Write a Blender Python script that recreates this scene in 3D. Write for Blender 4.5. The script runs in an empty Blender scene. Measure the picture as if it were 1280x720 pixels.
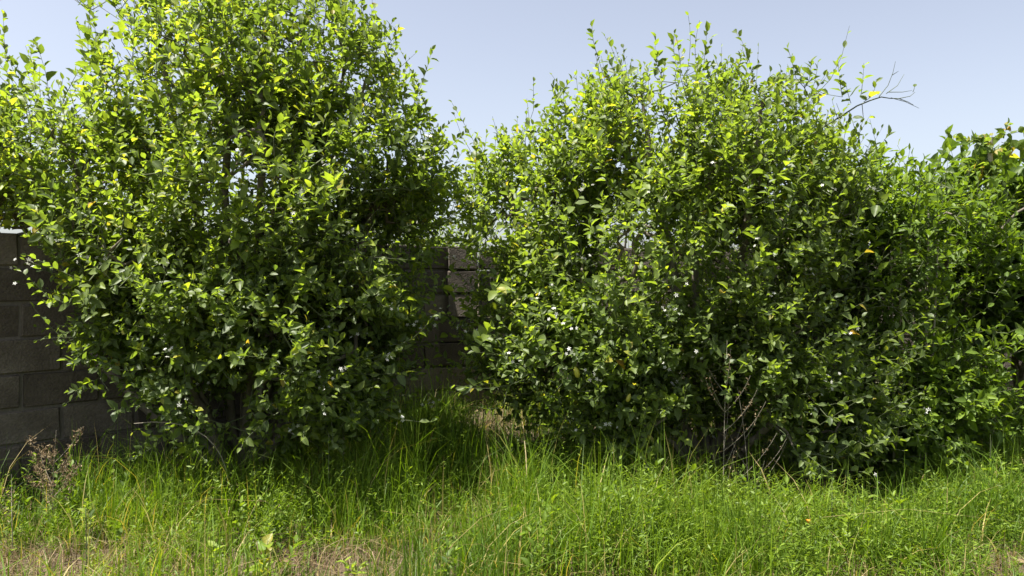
import bpy, math
import numpy as np
from mathutils import Matrix, Vector

rad = math.radians
sc = bpy.context.scene
C = sc.collection

# ------------------------------------------------------------------ camera, sky, sun, exposure
EYE = 1.25
F = 950.0 / 1280.0                    # focal length in image widths
PITCH = math.atan(15.0 / 950.0)
cam_d = bpy.data.cameras.new("camera")
cam_d.sensor_width = 36.0
cam_d.lens = 36.0 * F
cam_d.clip_start = 0.05
cam_d.clip_end = 6000.0
cam = bpy.data.objects.new("camera", cam_d)
C.objects.link(cam)
cam.location = (0, 0, EYE)
cam.rotation_euler = (math.pi / 2 - PITCH, 0, 0)
sc.camera = cam

SUN_AZ = rad(-110.0)                   # measured from +Y (view direction), negative = to the left
SUN_EL = rad(66.0)
sun_dir = Vector((math.sin(SUN_AZ) * math.cos(SUN_EL), math.cos(SUN_AZ) * math.cos(SUN_EL), math.sin(SUN_EL)))

w = bpy.data.worlds.new("World")
sc.world = w
w.use_nodes = True
wn = w.node_tree
wn.nodes.clear()
sky = wn.nodes.new("ShaderNodeTexSky")
sky.sky_type = 'NISHITA'
sky.sun_disc = False
sky.sun_elevation = SUN_EL
sky.sun_rotation = SUN_AZ
sky.altitude = 0.0
sky.air_density = 1.0
sky.dust_density = 2.0
sky.ozone_density = 2.0
hs = wn.nodes.new("ShaderNodeHueSaturation")
hs.inputs["Saturation"].default_value = 0.54
hs.inputs["Hue"].default_value = 0.508
bg = wn.nodes.new("ShaderNodeBackground")
bg.inputs["Strength"].default_value = 0.066
wo = wn.nodes.new("ShaderNodeOutputWorld")
wn.links.new(sky.outputs[0], hs.inputs["Color"])
wn.links.new(hs.outputs[0], bg.inputs["Color"])
wn.links.new(bg.outputs[0], wo.inputs["Surface"])

sd = bpy.data.lights.new("sun", 'SUN')
sd.energy = 4.3
sd.angle = rad(0.5)
sd.color = (1.0, 0.955, 0.87)
sun = bpy.data.objects.new("sun", sd)
C.objects.link(sun)
sun.rotation_euler = sun_dir.to_track_quat('Z', 'Y').to_euler()

sc.view_settings.view_transform = 'Standard'
sc.view_settings.look = 'None'
sc.view_settings.gamma = 1.0
sc.view_settings.use_curve_mapping = False
sc.view_settings.exposure = 1.66
sc.cycles.max_bounces = 10
sc.cycles.diffuse_bounces = 8
sc.cycles.glossy_bounces = 2
sc.cycles.transmission_bounces = 8
sc.cycles.transparent_max_bounces = 4
sc.cycles.caustics_reflective = False
sc.cycles.caustics_refractive = False

# ------------------------------------------------------------------ helpers
def P(px, py, Y):
    """world point seen at pixel (px, py) of the 1280x720 photograph at depth Y"""
    return np.array([(px - 640.0) / 950.0 * Y, Y, EYE + (345.0 - py) / 950.0 * Y])

def sstep(a, b, x):
    t = np.clip((x - a) / (b - a), 0, 1)
    return t * t * (3 - 2 * t)

def gz(x, y):
    """ground height"""
    x = np.asarray(x, float); y = np.asarray(y, float)
    near = sstep(14, 8, np.hypot(x, y - 4))
    z = 0.12 * sstep(4.6, 6.4, y) * near
    z = z + near * (0.022 * np.sin(1.7 * x + 0.6) * np.cos(1.3 * y) + 0.014 * np.sin(4.1 * x + 2.2 * y) + 0.008 * np.sin(9.3 * x - 5.2 * y))
    return z

def norm(v):
    return v / np.maximum(np.linalg.norm(v, axis=-1, keepdims=True), 1e-9)

def noise2(x, y, s, seed):
    r = np.random.default_rng(seed)
    out = np.zeros_like(np.asarray(x, float))
    for k in range(6):
        a = r.uniform(0, 2 * math.pi); f = s * r.uniform(0.7, 1.9); p = r.uniform(0, 6.28)
        out = out + np.sin(f * (np.cos(a) * x + np.sin(a) * y) + p)
    return out / 6 ** 0.5 / 1.2

def mesh_np(name, V, T, attrs=None, smooth=True, mats=None):
    """mesh from vertex array and an (n,3) or (n,4) face array, with float point attributes"""
    V = np.ascontiguousarray(V, np.float32); T = np.ascontiguousarray(T, np.int32)
    me = bpy.data.meshes.new(name)
    k = T.shape[1]
    me.vertices.add(len(V)); me.vertices.foreach_set("co", V.ravel())
    me.loops.add(T.size); me.loops.foreach_set("vertex_index", T.ravel())
    me.polygons.add(len(T)); me.polygons.foreach_set("loop_start", np.arange(0, T.size, k, dtype=np.int32))
    me.polygons.foreach_set("use_smooth", np.full(len(T), smooth, bool))
    me.update(calc_edges=True)
    for a, v in (attrs or {}).items():
        at = me.attributes.new(a, 'FLOAT', 'POINT')
        at.data.foreach_set("value", np.ascontiguousarray(v, np.float32))
    for m in (mats or []):
        me.materials.append(m)
    return me

def link(name, me, parent=None, kind=None, label=None, cat=None, group=None):
    o = bpy.data.objects.new(name, me)
    C.objects.link(o)
    if parent is not None: o.parent = parent
    if kind: o["kind"] = kind
    if label: o["label"] = label
    if cat: o["category"] = cat
    if group: o["group"] = group
    return o

def thing(name, loc, label, cat, group=None, rz=0.0):
    o = link(name, None, None, None, label, cat, group)
    o.empty_display_size = 0.1
    o.location = loc; o.rotation_euler = (0, 0, rz)
    return o

# ------------------------------------------------------------------ materials
def new_mat(name):
    m = bpy.data.materials.new(name); m.use_nodes = True
    nt = m.node_tree; nt.nodes.clear()
    return m, nt, nt.nodes.new("ShaderNodeOutputMaterial")

def nd(nt, t, **kw):
    n = nt.nodes.new(t)
    for k, v in kw.items():
        if k in n.inputs: n.inputs[k].default_value = v
        else: setattr(n, k, v)
    return n

def ramp(nt, stops, interp='LINEAR'):
    n = nt.nodes.new("ShaderNodeValToRGB"); cr = n.color_ramp; cr.interpolation = interp
    while len(cr.elements) < len(stops): cr.elements.new(0.5)
    for e, (p, c) in zip(cr.elements, stops):
        e.position = p; e.color = (*c, 1)
    return n

def foliage_mat(name, stops, rough=0.38, trans=0.42, spec=0.5, tmul=(1.9, 1.9, 0.6), rib=0.0):
    m, nt, out = new_mat(name)
    at = nd(nt, "ShaderNodeAttribute", attribute_name="tone")
    rp = ramp(nt, stops)
    nt.links.new(at.outputs["Fac"], rp.inputs[0])
    col = rp.outputs[0]
    # blotchy natural variation over the blade
    tc = nd(nt, "ShaderNodeTexCoord")
    nz = nd(nt, "ShaderNodeTexNoise", Scale=38.0, Detail=3.0)
    nt.links.new(tc.outputs["Object"], nz.inputs["Vector"])
    mr = nd(nt, "ShaderNodeMapRange")
    mr.inputs[1].default_value = 0.3; mr.inputs[2].default_value = 0.7
    mr.inputs[3].default_value = 0.78; mr.inputs[4].default_value = 1.22
    nt.links.new(nz.outputs[0], mr.inputs[0])
    mv = nd(nt, "ShaderNodeVectorMath", operation='SCALE')
    nt.links.new(col, mv.inputs[0]); nt.links.new(mr.outputs[0], mv.inputs["Scale"])
    col = mv.outputs[0]
    if rib > 0:
        ra = nd(nt, "ShaderNodeAttribute", attribute_name="rib")
        rr = ramp(nt, [(0.80, (0, 0, 0)), (0.97, (1, 1, 1))])
        nt.links.new(ra.outputs["Fac"], rr.inputs[0])
        mu = nd(nt, "ShaderNodeMath", operation='MULTIPLY'); mu.inputs[1].default_value = rib
        nt.links.new(rr.outputs[0], mu.inputs[0])
        mx = nd(nt, "ShaderNodeMix", data_type='RGBA')
        nt.links.new(mu.outputs[0], mx.inputs[0]); nt.links.new(col, mx.inputs[6])
        mx.inputs[7].default_value = (0.20, 0.28, 0.06, 1)
        col = mx.outputs[2]
    pb = nd(nt, "ShaderNodeBsdfPrincipled", Roughness=rough)
    pb.inputs["Specular IOR Level"].default_value = spec
    nt.links.new(col, pb.inputs["Base Color"])
    tm = nd(nt, "ShaderNodeVectorMath", operation='MULTIPLY'); tm.inputs[1].default_value = tmul
    nt.links.new(col, tm.inputs[0])
    tb = nd(nt, "ShaderNodeBsdfTranslucent")
    nt.links.new(tm.outputs[0], tb.inputs["Color"])
    ms = nd(nt, "ShaderNodeMixShader"); ms.inputs[0].default_value = trans
    nt.links.new(pb.outputs[0], ms.inputs[1]); nt.links.new(tb.outputs[0], ms.inputs[2])
    nt.links.new(ms.outputs[0], out.inputs["Surface"])
    return m

LEAF_STOPS = [(0.0, (0.080, 0.120, 0.040)), (0.35, (0.128, 0.175, 0.048)), (0.62, (0.180, 0.238, 0.050)),
              (0.80, (0.250, 0.318, 0.052)), (0.90, (0.33, 0.33, 0.06)), (0.97, (0.36, 0.28, 0.06)), (1.0, (0.24, 0.14, 0.05))]
M_leaf = foliage_mat("citrus_leaf", LEAF_STOPS, rough=0.46, trans=0.56, spec=0.42, rib=0.35, tmul=(1.75, 1.8, 0.5))
M_broad = foliage_mat("broad_leaf", [(0.0, (0.044, 0.078, 0.022)), (0.4, (0.084, 0.134, 0.028)), (0.75, (0.145, 0.21, 0.032)),
              (0.9, (0.17, 0.29, 0.03)), (1.0, (0.30, 0.20, 0.05))], rough=0.45, trans=0.5, spec=0.4, rib=0.3, tmul=(1.75, 1.75, .55))
M_grass = foliage_mat("grass_blade", [(0.0, (0.055, 0.104, 0.012)), (0.4, (0.104, 0.180, 0.016)), (0.72, (0.184, 0.270, 0.021)),
              (0.80, (0.24, 0.26, 0.05)), (0.90, (0.36, 0.29, 0.11)), (1.0, (0.46, 0.37, 0.19))], rough=0.50, trans=0.42, spec=0.25, tmul=(1.7, 1.7, 0.4))
M_weed = foliage_mat("weed_leaf", [(0.0, (0.060, 0.105, 0.018)), (0.5, (0.124, 0.195, 0.022)), (0.85, (0.20, 0.285, 0.028)), (1.0, (0.28, 0.33, 0.07))],
              rough=0.5, trans=0.45, spec=0.3, tmul=(1.75, 1.7, .55))
M_straw = foliage_mat("dry_straw", [(0.0, (0.085, 0.052, 0.028)), (0.5, (0.17, 0.115, 0.062)), (1.0, (0.36, 0.28, 0.17))], rough=0.7, trans=0.25, spec=0.2, tmul=(1, 1, 1))
M_petal = foliage_mat("blossom_petal", [(0.0, (0.62, 0.62, 0.55)), (1.0, (0.80, 0.80, 0.74))], rough=0.5, trans=0.35, spec=0.3, tmul=(1, 1, 1))

def bark_mat(name, a, b, scale=40):
    m, nt, out = new_mat(name)
    tc = nd(nt, "ShaderNodeTexCoord"); mp = nd(nt, "ShaderNodeMapping"); mp.inputs["Scale"].default_value = (1, 1, 0.25)
    nz = nd(nt, "ShaderNodeTexNoise", Scale=float(scale), Detail=5.0, Roughness=0.65)
    nt.links.new(tc.outputs["Object"], mp.inputs[0]); nt.links.new(mp.outputs[0], nz.inputs["Vector"])
    rp = ramp(nt, [(0.3, a), (0.7, b)])
    nt.links.new(nz.outputs[0], rp.inputs[0])
    pb = nd(nt, "ShaderNodeBsdfPrincipled", Roughness=0.85)
    nt.links.new(rp.outputs[0], pb.inputs["Base Color"])
    bp = nd(nt, "ShaderNodeBump", Strength=0.5, Distance=0.004)
    nt.links.new(nz.outputs[0], bp.inputs["Height"]); nt.links.new(bp.outputs[0], pb.inputs["Normal"])
    nt.links.new(pb.outputs[0], out.inputs["Surface"])
    return m
M_bark = bark_mat("citrus_bark", (0.075, 0.062, 0.046), (0.17, 0.145, 0.11))
M_twig = bark_mat("green_twig", (0.055, 0.075, 0.028), (0.10, 0.115, 0.05))
M_pale = bark_mat("pale_stem", (0.22, 0.20, 0.13), (0.40, 0.37, 0.26))
M_dry = bark_mat("dry_stem", (0.16, 0.135, 0.10), (0.36, 0.32, 0.25))

def block_mat():
    m, nt, out = new_mat("concrete_block")
    tc = nd(nt, "ShaderNodeTexCoord"); oi = nd(nt, "ShaderNodeObjectInfo")
    ad = nd(nt, "ShaderNodeVectorMath", operation='ADD')
    nt.links.new(tc.outputs["Object"], ad.inputs[0]); nt.links.new(oi.outputs["Location"], ad.inputs[1])
    n1 = nd(nt, "ShaderNodeTexNoise", Scale=4.0, Detail=8.0, Roughness=0.72)
    n2 = nd(nt, "ShaderNodeTexNoise", Scale=90.0, Detail=4.0, Roughness=0.7)
    vo = nd(nt, "ShaderNodeTexVoronoi", Scale=75.0)
    for n in (n1, n2, vo): nt.links.new(ad.outputs[0], n.inputs["Vector"])
    rp = ramp(nt, [(0.2, (0.042, 0.032, 0.023)), (0.5, (0.090, 0.073, 0.056)), (0.8, (0.165, 0.140, 0.112))])
    mx = nd(nt, "ShaderNodeMath", operation='MULTIPLY_ADD'); mx.inputs[1].default_value = 0.35; 
    nt.links.new(oi.outputs["Random"], mx.inputs[0]); 
    sb = nd(nt, "ShaderNodeMath", operation='SUBTRACT'); sb.inputs[1].default_value = 0.175
    nt.links.new(n1.outputs[0], sb.inputs[0]); nt.links.new(sb.outputs[0], mx.inputs[2])
    nt.links.new(mx.outputs[0], rp.inputs[0])
    m2 = nd(nt, "ShaderNodeMapRange"); m2.inputs[1].default_value = 0.3; m2.inputs[2].default_value = 0.7; m2.inputs[3].default_value = 0.75; m2.inputs[4].default_value = 1.2
    nt.links.new(n2.outputs[0], m2.inputs[0])
    sv = nd(nt, "ShaderNodeVectorMath", operation='SCALE')
    nt.links.new(rp.outputs[0], sv.inputs[0]); nt.links.new(m2.outputs[0], sv.inputs["Scale"])
    pb = nd(nt, "ShaderNodeBsdfPrincipled", Roughness=0.92)
    nt.links.new(sv.outputs[0], pb.inputs["Base Color"])
    ah = nd(nt, "ShaderNodeMath", operation='ADD')
    nt.links.new(n2.outputs[0], ah.inputs[0]); nt.links.new(vo.outputs[0], ah.inputs[1])
    bp = nd(nt, "ShaderNodeBump", Strength=0.7, Distance=0.004)
    nt.links.new(ah.outputs[0], bp.inputs["Height"]); nt.links.new(bp.outputs[0], pb.inputs["Normal"])
    nt.links.new(pb.outputs[0], out.inputs["Surface"])
    return m
M_block = block_mat()
M_mortar = bark_mat("mortar", (0.08, 0.07, 0.058), (0.15, 0.13, 0.11), 60)

def ground_mat():
    m, nt, out = new_mat("ground_soil")
    tc = nd(nt, "ShaderNodeTexCoord")
    n1 = nd(nt, "ShaderNodeTexNoise", Scale=1.3, Detail=5.0)
    n2 = nd(nt, "ShaderNodeTexNoise", Scale=30.0, Detail=6.0, Roughness=0.7)
    vo = nd(nt, "ShaderNodeTexVoronoi", Scale=55.0)
    for n in (n1, n2, vo): nt.links.new(tc.outputs["Object"], n.inputs["Vector"])
    r1 = ramp(nt, [(0.25, (0.035, 0.024, 0.014)), (0.5, (0.095, 0.066, 0.040)), (0.75, (0.17, 0.125, 0.080))])
    nt.links.new(n2.outputs[0], r1.inputs[0])
    r2 = ramp(nt, [(0.42, (0, 0, 0)), (0.62, (1, 1, 1))])
    nt.links.new(n1.outputs[0], r2.inputs[0])
    mx = nd(nt, "ShaderNodeMix", data_type='RGBA')
    mu = nd(nt, "ShaderNodeMath", operation='MULTIPLY'); mu.inputs[1].default_value = 0.45
    nt.links.new(r2.outputs[0], mu.inputs[0]); nt.links.new(mu.outputs[0], mx.inputs[0])
    nt.links.new(r1.outputs[0], mx.inputs[6]); mx.inputs[7].default_value = (0.10, 0.12, 0.03, 1)
    pb = nd(nt, "ShaderNodeBsdfPrincipled", Roughness=0.95)
    nt.links.new(mx.outputs[2], pb.inputs["Base Color"])
    ah = nd(nt, "ShaderNodeMath", operation='ADD')
    nt.links.new(n2.outputs[0], ah.inputs[0]); nt.links.new(vo.outputs[0], ah.inputs[1])
    bp = nd(nt, "ShaderNodeBump", Strength=0.8, Distance=0.02)
    nt.links.new(ah.outputs[0], bp.inputs["Height"]); nt.links.new(bp.outputs[0], pb.inputs["Normal"])
    nt.links.new(pb.outputs[0], out.inputs["Surface"])
    return m
M_ground = ground_mat()

# ------------------------------------------------------------------ ground
far = np.array([16., 24, 40, 80, 200, 600, 2000, 5000])
gx = np.concatenate([-far[::-1], np.linspace(-12, 12, 150), far])
gy = np.concatenate([-far[::-1], np.linspace(-8, 14, 150), far + 4])
GX, GY = np.meshgrid(gx, gy)
GZ = gz(GX, GY)
V = np.stack([GX, GY, GZ], -1).reshape(-1, 3)
nx, ny = len(gx), len(gy)
ii = (np.arange(ny - 1)[:, None] * nx + np.arange(nx - 1)[None]).ravel()
link("ground", mesh_np("ground", V, np.stack([ii, ii + 1, ii + 1 + nx, ii + nx], -1), mats=[M_ground]), kind="structure")

# ------------------------------------------------------------------ concrete block walls
rng = np.random.default_rng(3)
BL, BH, BT, J = 0.40, 0.20, 0.19, 0.012
def block_mesh(name, L, H, T, seed):
    """a worn block: bevelled box with slightly displaced corners, chipped edges"""
    import bmesh
    r = np.random.default_rng(seed)
    bm = bmesh.new(); bmesh.ops.create_cube(bm, size=1.0)
    for v in bm.verts: v.co = Vector((v.co.x * L, v.co.y * T, v.co.z * H))
    bmesh.ops.bevel(bm, geom=bm.edges[:], offset=0.009, segments=1, affect='EDGES')
    for v in bm.verts: v.co += Vector(r.uniform(-0.006, 0.006, 3))
    me = bpy.data.meshes.new(name); bm.to_mesh(me); bm.free(); me.materials.append(M_block)
    return me
FULL = [block_mesh("block_full", BL - J, BH - J, BT, s) for s in range(4)]
HALF = [block_mesh("block_half", BL / 2 - J, BH - J, BT, 10 + s) for s in range(2)]
def plain_box(name, L, H, T, mat):
    import bmesh
    bm = bmesh.new(); bmesh.ops.create_cube(bm, size=1.0)
    for v in bm.verts: v.co = Vector((v.co.x * L, v.co.y * T, v.co.z * H))
    bmesh.ops.bevel(bm, geom=bm.edges[:], offset=0.003, segments=1, affect='EDGES')
    me = bpy.data.meshes.new(name); bm.to_mesh(me); bm.free(); me.materials.append(mat); return me

def wall(A, B, ztop, zbot, label, drop=()):
    """running-bond block wall from A to B (plan points of the front face)"""
    A = np.array(A, float); B = np.array(B, float); d = B - A; L = np.linalg.norm(d); ang = math.atan2(d[1], d[0])
    t = thing("block_wall", (A[0], A[1], zbot), label, "wall", rz=ang)
    n = int(round(L / BL)); L = n * BL
    rows = int(round((ztop - zbot) / BH))
    o = link("mortar", plain_box("mortar", L - 0.02, rows * BH - 0.035, BT - 0.03, M_mortar), t)
    o.location = (L / 2, BT / 2, rows * BH / 2 - 0.012)
    for r_ in range(rows):
        z = (rows - 1 - r_) * BH + BH / 2        # r_ = 0 is the top course
        if r_ % 2 == 0: items = [(BL / 2 + k * BL, FULL) for k in range(n)]
        else: items = [(BL / 4, HALF)] + [(BL + k * BL, FULL) for k in range(n - 1)] + [(L - BL / 4, HALF)]
        for k, (x, pool) in enumerate(items):
            if (r_, k) in drop: continue
            b = link("block", pool[rng.integers(len(pool))], t)
            b.location = (x + rng.uniform(-.002, .002), BT / 2 + rng.uniform(-.010, .010), z + rng.uniform(-.004, .004))
            b.rotation_euler = (0, 0, rng.uniform(-.008, .008) + (math.pi if rng.random() < .5 else 0))
    return t
WTOP = 1.50
WA = P(578, 340, 6.45)[:2]                       # corner
dirL = norm(P(0, 340, 4.2)[:2] - WA)
WL = WA + dirL * 4.8
wall(WL, WA, WTOP + 0.02, -0.10, "grey concrete block wall running up to the pier, overhung by yellow-green foliage")
PB = np.array([WA[0] + 0.03, WA[1] - 0.14])
WR0 = np.array([WA[0] + 0.30, WA[1] + 0.20]); WR1 = WR0 + np.array([6.4, 0.35])
wall(WR0, WR1, WTOP - 0.02, -0.10, "dark grey concrete block wall hidden behind the tree with the bare branch")

# pier at the corner, stacked from pairs of blocks, wider below
pier = thing("block_pier", (PB[0], PB[1], -0.1), "stacked concrete block pier standing in the gap between the two trees", "pier", rz=0.16)
zz = 0.0
for k in range(8):
    wide = k < 5
    me = FULL[k % 4]
    b = link("block", me, pier); b.location = ((-0.10 if wide else -0.015) , 0.10, zz + BH / 2)
    b.rotation_euler = (0, 0, (math.pi if k % 2 else 0) + rng.uniform(-.03, .03))
    if not wide: b.scale = (0.62 if k % 2 else 0.66, 1.0, 1.0)
    b2 = link("block", HALF[k % 2], pier); b2.location = (0.205 if wide else 0.235, 0.14, zz + BH / 2 - 0.004)
    b2.rotation_euler = (0, 0, rng.uniform(-.05, .05))
    zz += BH
o = link("mortar", plain_box("mortar", 0.22, zz - 0.03, 0.13, M_mortar), pier); o.location = (0.0, 0.11, zz / 2 - 0.01)

def behind_wall(p, margin=0.06):
    """True for points that would sit in or behind the left wall below its top"""
    nL = np.array([-(WA - WL)[1], (WA - WL)[0]]); nL = nL / np.linalg.norm(nL)      # points to the back
    s = (p[:, :2] - WL) @ nL
    back = (s > -margin) & (p[:, 2] < WTOP + 0.04)
    s2 = p[:, 1] - (WR0[1] + (p[:, 0] - WR0[0]) * (WR1 - WR0)[1] / (WR1 - WR0)[0])
    back2 = (s2 > -margin) & (p[:, 2] < WTOP + 0.04) & (p[:, 0] > WR0[0] - 0.1)
    return back | back2

# ------------------------------------------------------------------ leaf geometry
def leaf_template(kind):
    """points (across, along), midrib flag, triangles"""
    if kind == 'citrus':
        prof = [(0.20, 0.20), (0.46, 0.28), (0.76, 0.19)]
    elif kind == 'broad':
        prof = [(0.08, 0.28), (0.34, 0.40), (0.70, 0.24)]
    elif kind == 'lance':
        prof = [(0.22, 0.17), (0.5, 0.21), (0.78, 0.13)]
    mid = [(0, 0.0), (0, 0.26), (0, 0.52), (0, 0.80), (0, 1.0)]
    pts = mid + [(x, t) for t, x in prof] + [(-x, t) for t, x in prof]
    T = []
    for s, o in ((1, 5), (-1, 8)):
        f = [(0, o, 1), (1, o, o + 1), (1, o + 1, 2), (2, o + 1, o + 2), (2, o + 2, 3), (3, o + 2, 4)]
        T += [t if s > 0 else t[::-1] for t in f]
    rib = np.array([1] * 5 + [0] * 6, float)
    return np.array(pts, float), rib, np.array(T)
TEMPL = {k: leaf_template(k) for k in ('citrus', 'broad', 'lance')}
for k_, a_, b_ in (('citrus', .26, .23), ('broad', .38, .28), ('lance', .20, .17)):       # lighter versions for the crowds of leaves
    TEMPL[k_ + '_far'] = (np.array([(0, 0), (0, .5), (0, 1), (a_, .32), (b_, .68), (-a_, .32), (-b_, .68)], float), np.array([1, 1, 1, 0, 0, 0, 0], float),
                          np.array([(0, 3, 1), (1, 3, 4), (1, 4, 2), (1, 5, 0), (6, 5, 1), (2, 6, 1)]))

def leaf_verts(kind, pos, d, n, L, W, fold, curl):
    pts, rib, T = TEMPL[kind]
    x = np.cross(d, n)
    a = pts[:, 0][None, :] * W[:, None]; t = pts[:, 1][None, :]
    up = 1.7 * fold[:, None] * np.abs(a) - curl[:, None] * t * t
    up = up + 0.03 * np.sin(t * 9 + 20 * fold[:, None]) * (a != 0)
    q = a[..., None] * x[:, None] + (t * np.ones_like(a))[..., None] * d[:, None] + up[..., None] * n[:, None]
    return pos[:, None] + L[:, None, None] * q

def leaf_mesh(name, kind, LV, mat, center=None):
    pts, rib, T = TEMPL[kind]
    N = len(LV['L'])
    V = leaf_verts(kind, LV['pos'] - (center if center is not None else 0), LV['d'], LV['n'], LV['L'], LV['W'], LV['fold'], LV['curl'])
    k = len(pts)
    F_ = (T[None] + (np.arange(N) * k)[:, None, None]).reshape(-1, 3)
    return mesh_np(name, V.reshape(-1, 3), F_, {'tone': np.repeat(LV['tone'], k), 'rib': np.tile(rib, N)}, mats=[mat])

UNIT = {}
def unit_leaf(kind, q, sh, mat):
    """shared mesh of a single leaf: tone step q, shape variant sh"""
    key = (kind, q, sh)
    if key not in UNIT:
        one = lambda v: np.array([v], float)
        LV = dict(pos=np.zeros((1, 3)), d=np.array([[0, 1., 0]]), n=np.array([[0, 0, 1.]]), L=one(1), W=one((0.92, 1.0, 1.12)[sh]),
                  fold=one((0.35, 0.2, 0.5)[sh]), curl=one((0.12, 0.24, 0.05)[sh]), tone=one(q / 12.0))
        UNIT[key] = leaf_mesh("leaf", kind, LV, mat)
    return UNIT[key]

def pick_front(LV, count):
    """indices of the leaves that show largest, taken from those nearest the viewer"""
    p = LV['pos'] + LV['d'] * (LV['L'] * 0.5)[:, None]
    Y = p[:, 1]
    u = 640 + 950 * p[:, 0] / Y; v = 345 - 950 * (p[:, 2] - EYE) / Y
    ok = (u > 6) & (u < 1274) & (v > 4) & (v < 716)
    cell = (u // 11).astype(int) * 1000 + (v // 11).astype(int)
    order = np.lexsort((Y, cell))
    first = np.ones(len(order), bool); first[1:] = cell[order][1:] != cell[order][:-1]
    cand = order[first]; cand = cand[ok[cand]]
    view = norm(p[cand] - np.array([0, 0, EYE]))
    size = LV['L'][cand] ** 2 * (0.15 + np.abs((view * LV['n'][cand]).sum(-1))) / Y[cand] ** 2
    return cand[np.argsort(-size)[:count]]

def take(LV, idx): return {k: v[idx] for k, v in LV.items()}

def add_leaf_objects(root, LV, idx, kind, mat):
    base = np.array(root.location)
    q = np.clip(np.round(LV['tone'] * 12), 0, 12).astype(int)
    for i in idx:
        o = link("leaf", unit_leaf(kind, int(q[i]), int(i % 3), mat), root)
        d, n = LV['d'][i], LV['n'][i]; x = np.cross(d, n); s = LV['L'][i]; p = LV['pos'][i] - base
        o.matrix_local = Matrix(((x[0] * s, d[0] * s, n[0] * s, p[0]), (x[1] * s, d[1] * s, n[1] * s, p[1]), (x[2] * s, d[2] * s, n[2] * s, p[2]), (0, 0, 0, 1)))

# ------------------------------------------------------------------ tubes
def tube_segments(A, B, ra, rb, sides=4):
    """separate tapering prisms A->B (vectorised)"""
    d = norm(B - A)
    ref = np.where(np.abs(d[:, 2:3]) > 0.9, np.array([[1., 0, 0]]), np.array([[0, 0, 1.]]))
    x = norm(np.cross(d, ref)); y = np.cross(d, x)
    a = np.arange(sides) / sides * 2 * math.pi
    ring = np.cos(a)[None, :, None] * x[:, None] + np.sin(a)[None, :, None] * y[:, None]
    V = np.concatenate([A[:, None] + ring * ra[:, None, None], B[:, None] + ring * rb[:, None, None]], 1)
    k = np.arange(sides); k2 = (k + 1) % sides
    T = np.stack([k, k2, k2 + sides, k + sides], -1)
    N = len(A)
    F_ = (T[None] + (np.arange(N) * 2 * sides)[:, None, None]).reshape(-1, 4)
    return V.reshape(-1, 3), F_

def path_tube(pts, r0, r1, sides=6):
    """one continuous tapering tube along a polyline"""
    pts = np.array(pts, float); n = len(pts)
    tan = norm(np.gradient(pts, axis=0))
    ref = np.array([0.3, 0.9, 0.1]); x = norm(np.cross(tan, ref)); y = np.cross(tan, x)
    a = np.arange(sides) / sides * 2 * math.pi
    r = np.linspace(r0, r1, n)
    V = pts[:, None] + r[:, None, None] * (np.cos(a)[None, :, None] * x[:, None] + np.sin(a)[None, :, None] * y[:, None])
    k = np.arange(sides); k2 = (k + 1) % sides
    T = np.concatenate([np.stack([k + i * sides, k2 + i * sides, k2 + (i + 1) * sides, k + (i + 1) * sides], -1) for i in range(n - 1)])
    return V.reshape(-1, 3), T

def join(parts):
    Vs, Fs, o = [], [], 0
    for v, f in parts:
        Vs.append(v); Fs.append(f + o); o += len(v)
    return np.concatenate(Vs), np.concatenate(Fs)

def bez(p0, p1, p2, n):
    t = np.linspace(0, 1, n)[:, None]
    return (1 - t) ** 2 * p0 + 2 * t * (1 - t) * p1 + t * t * p2

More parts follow.
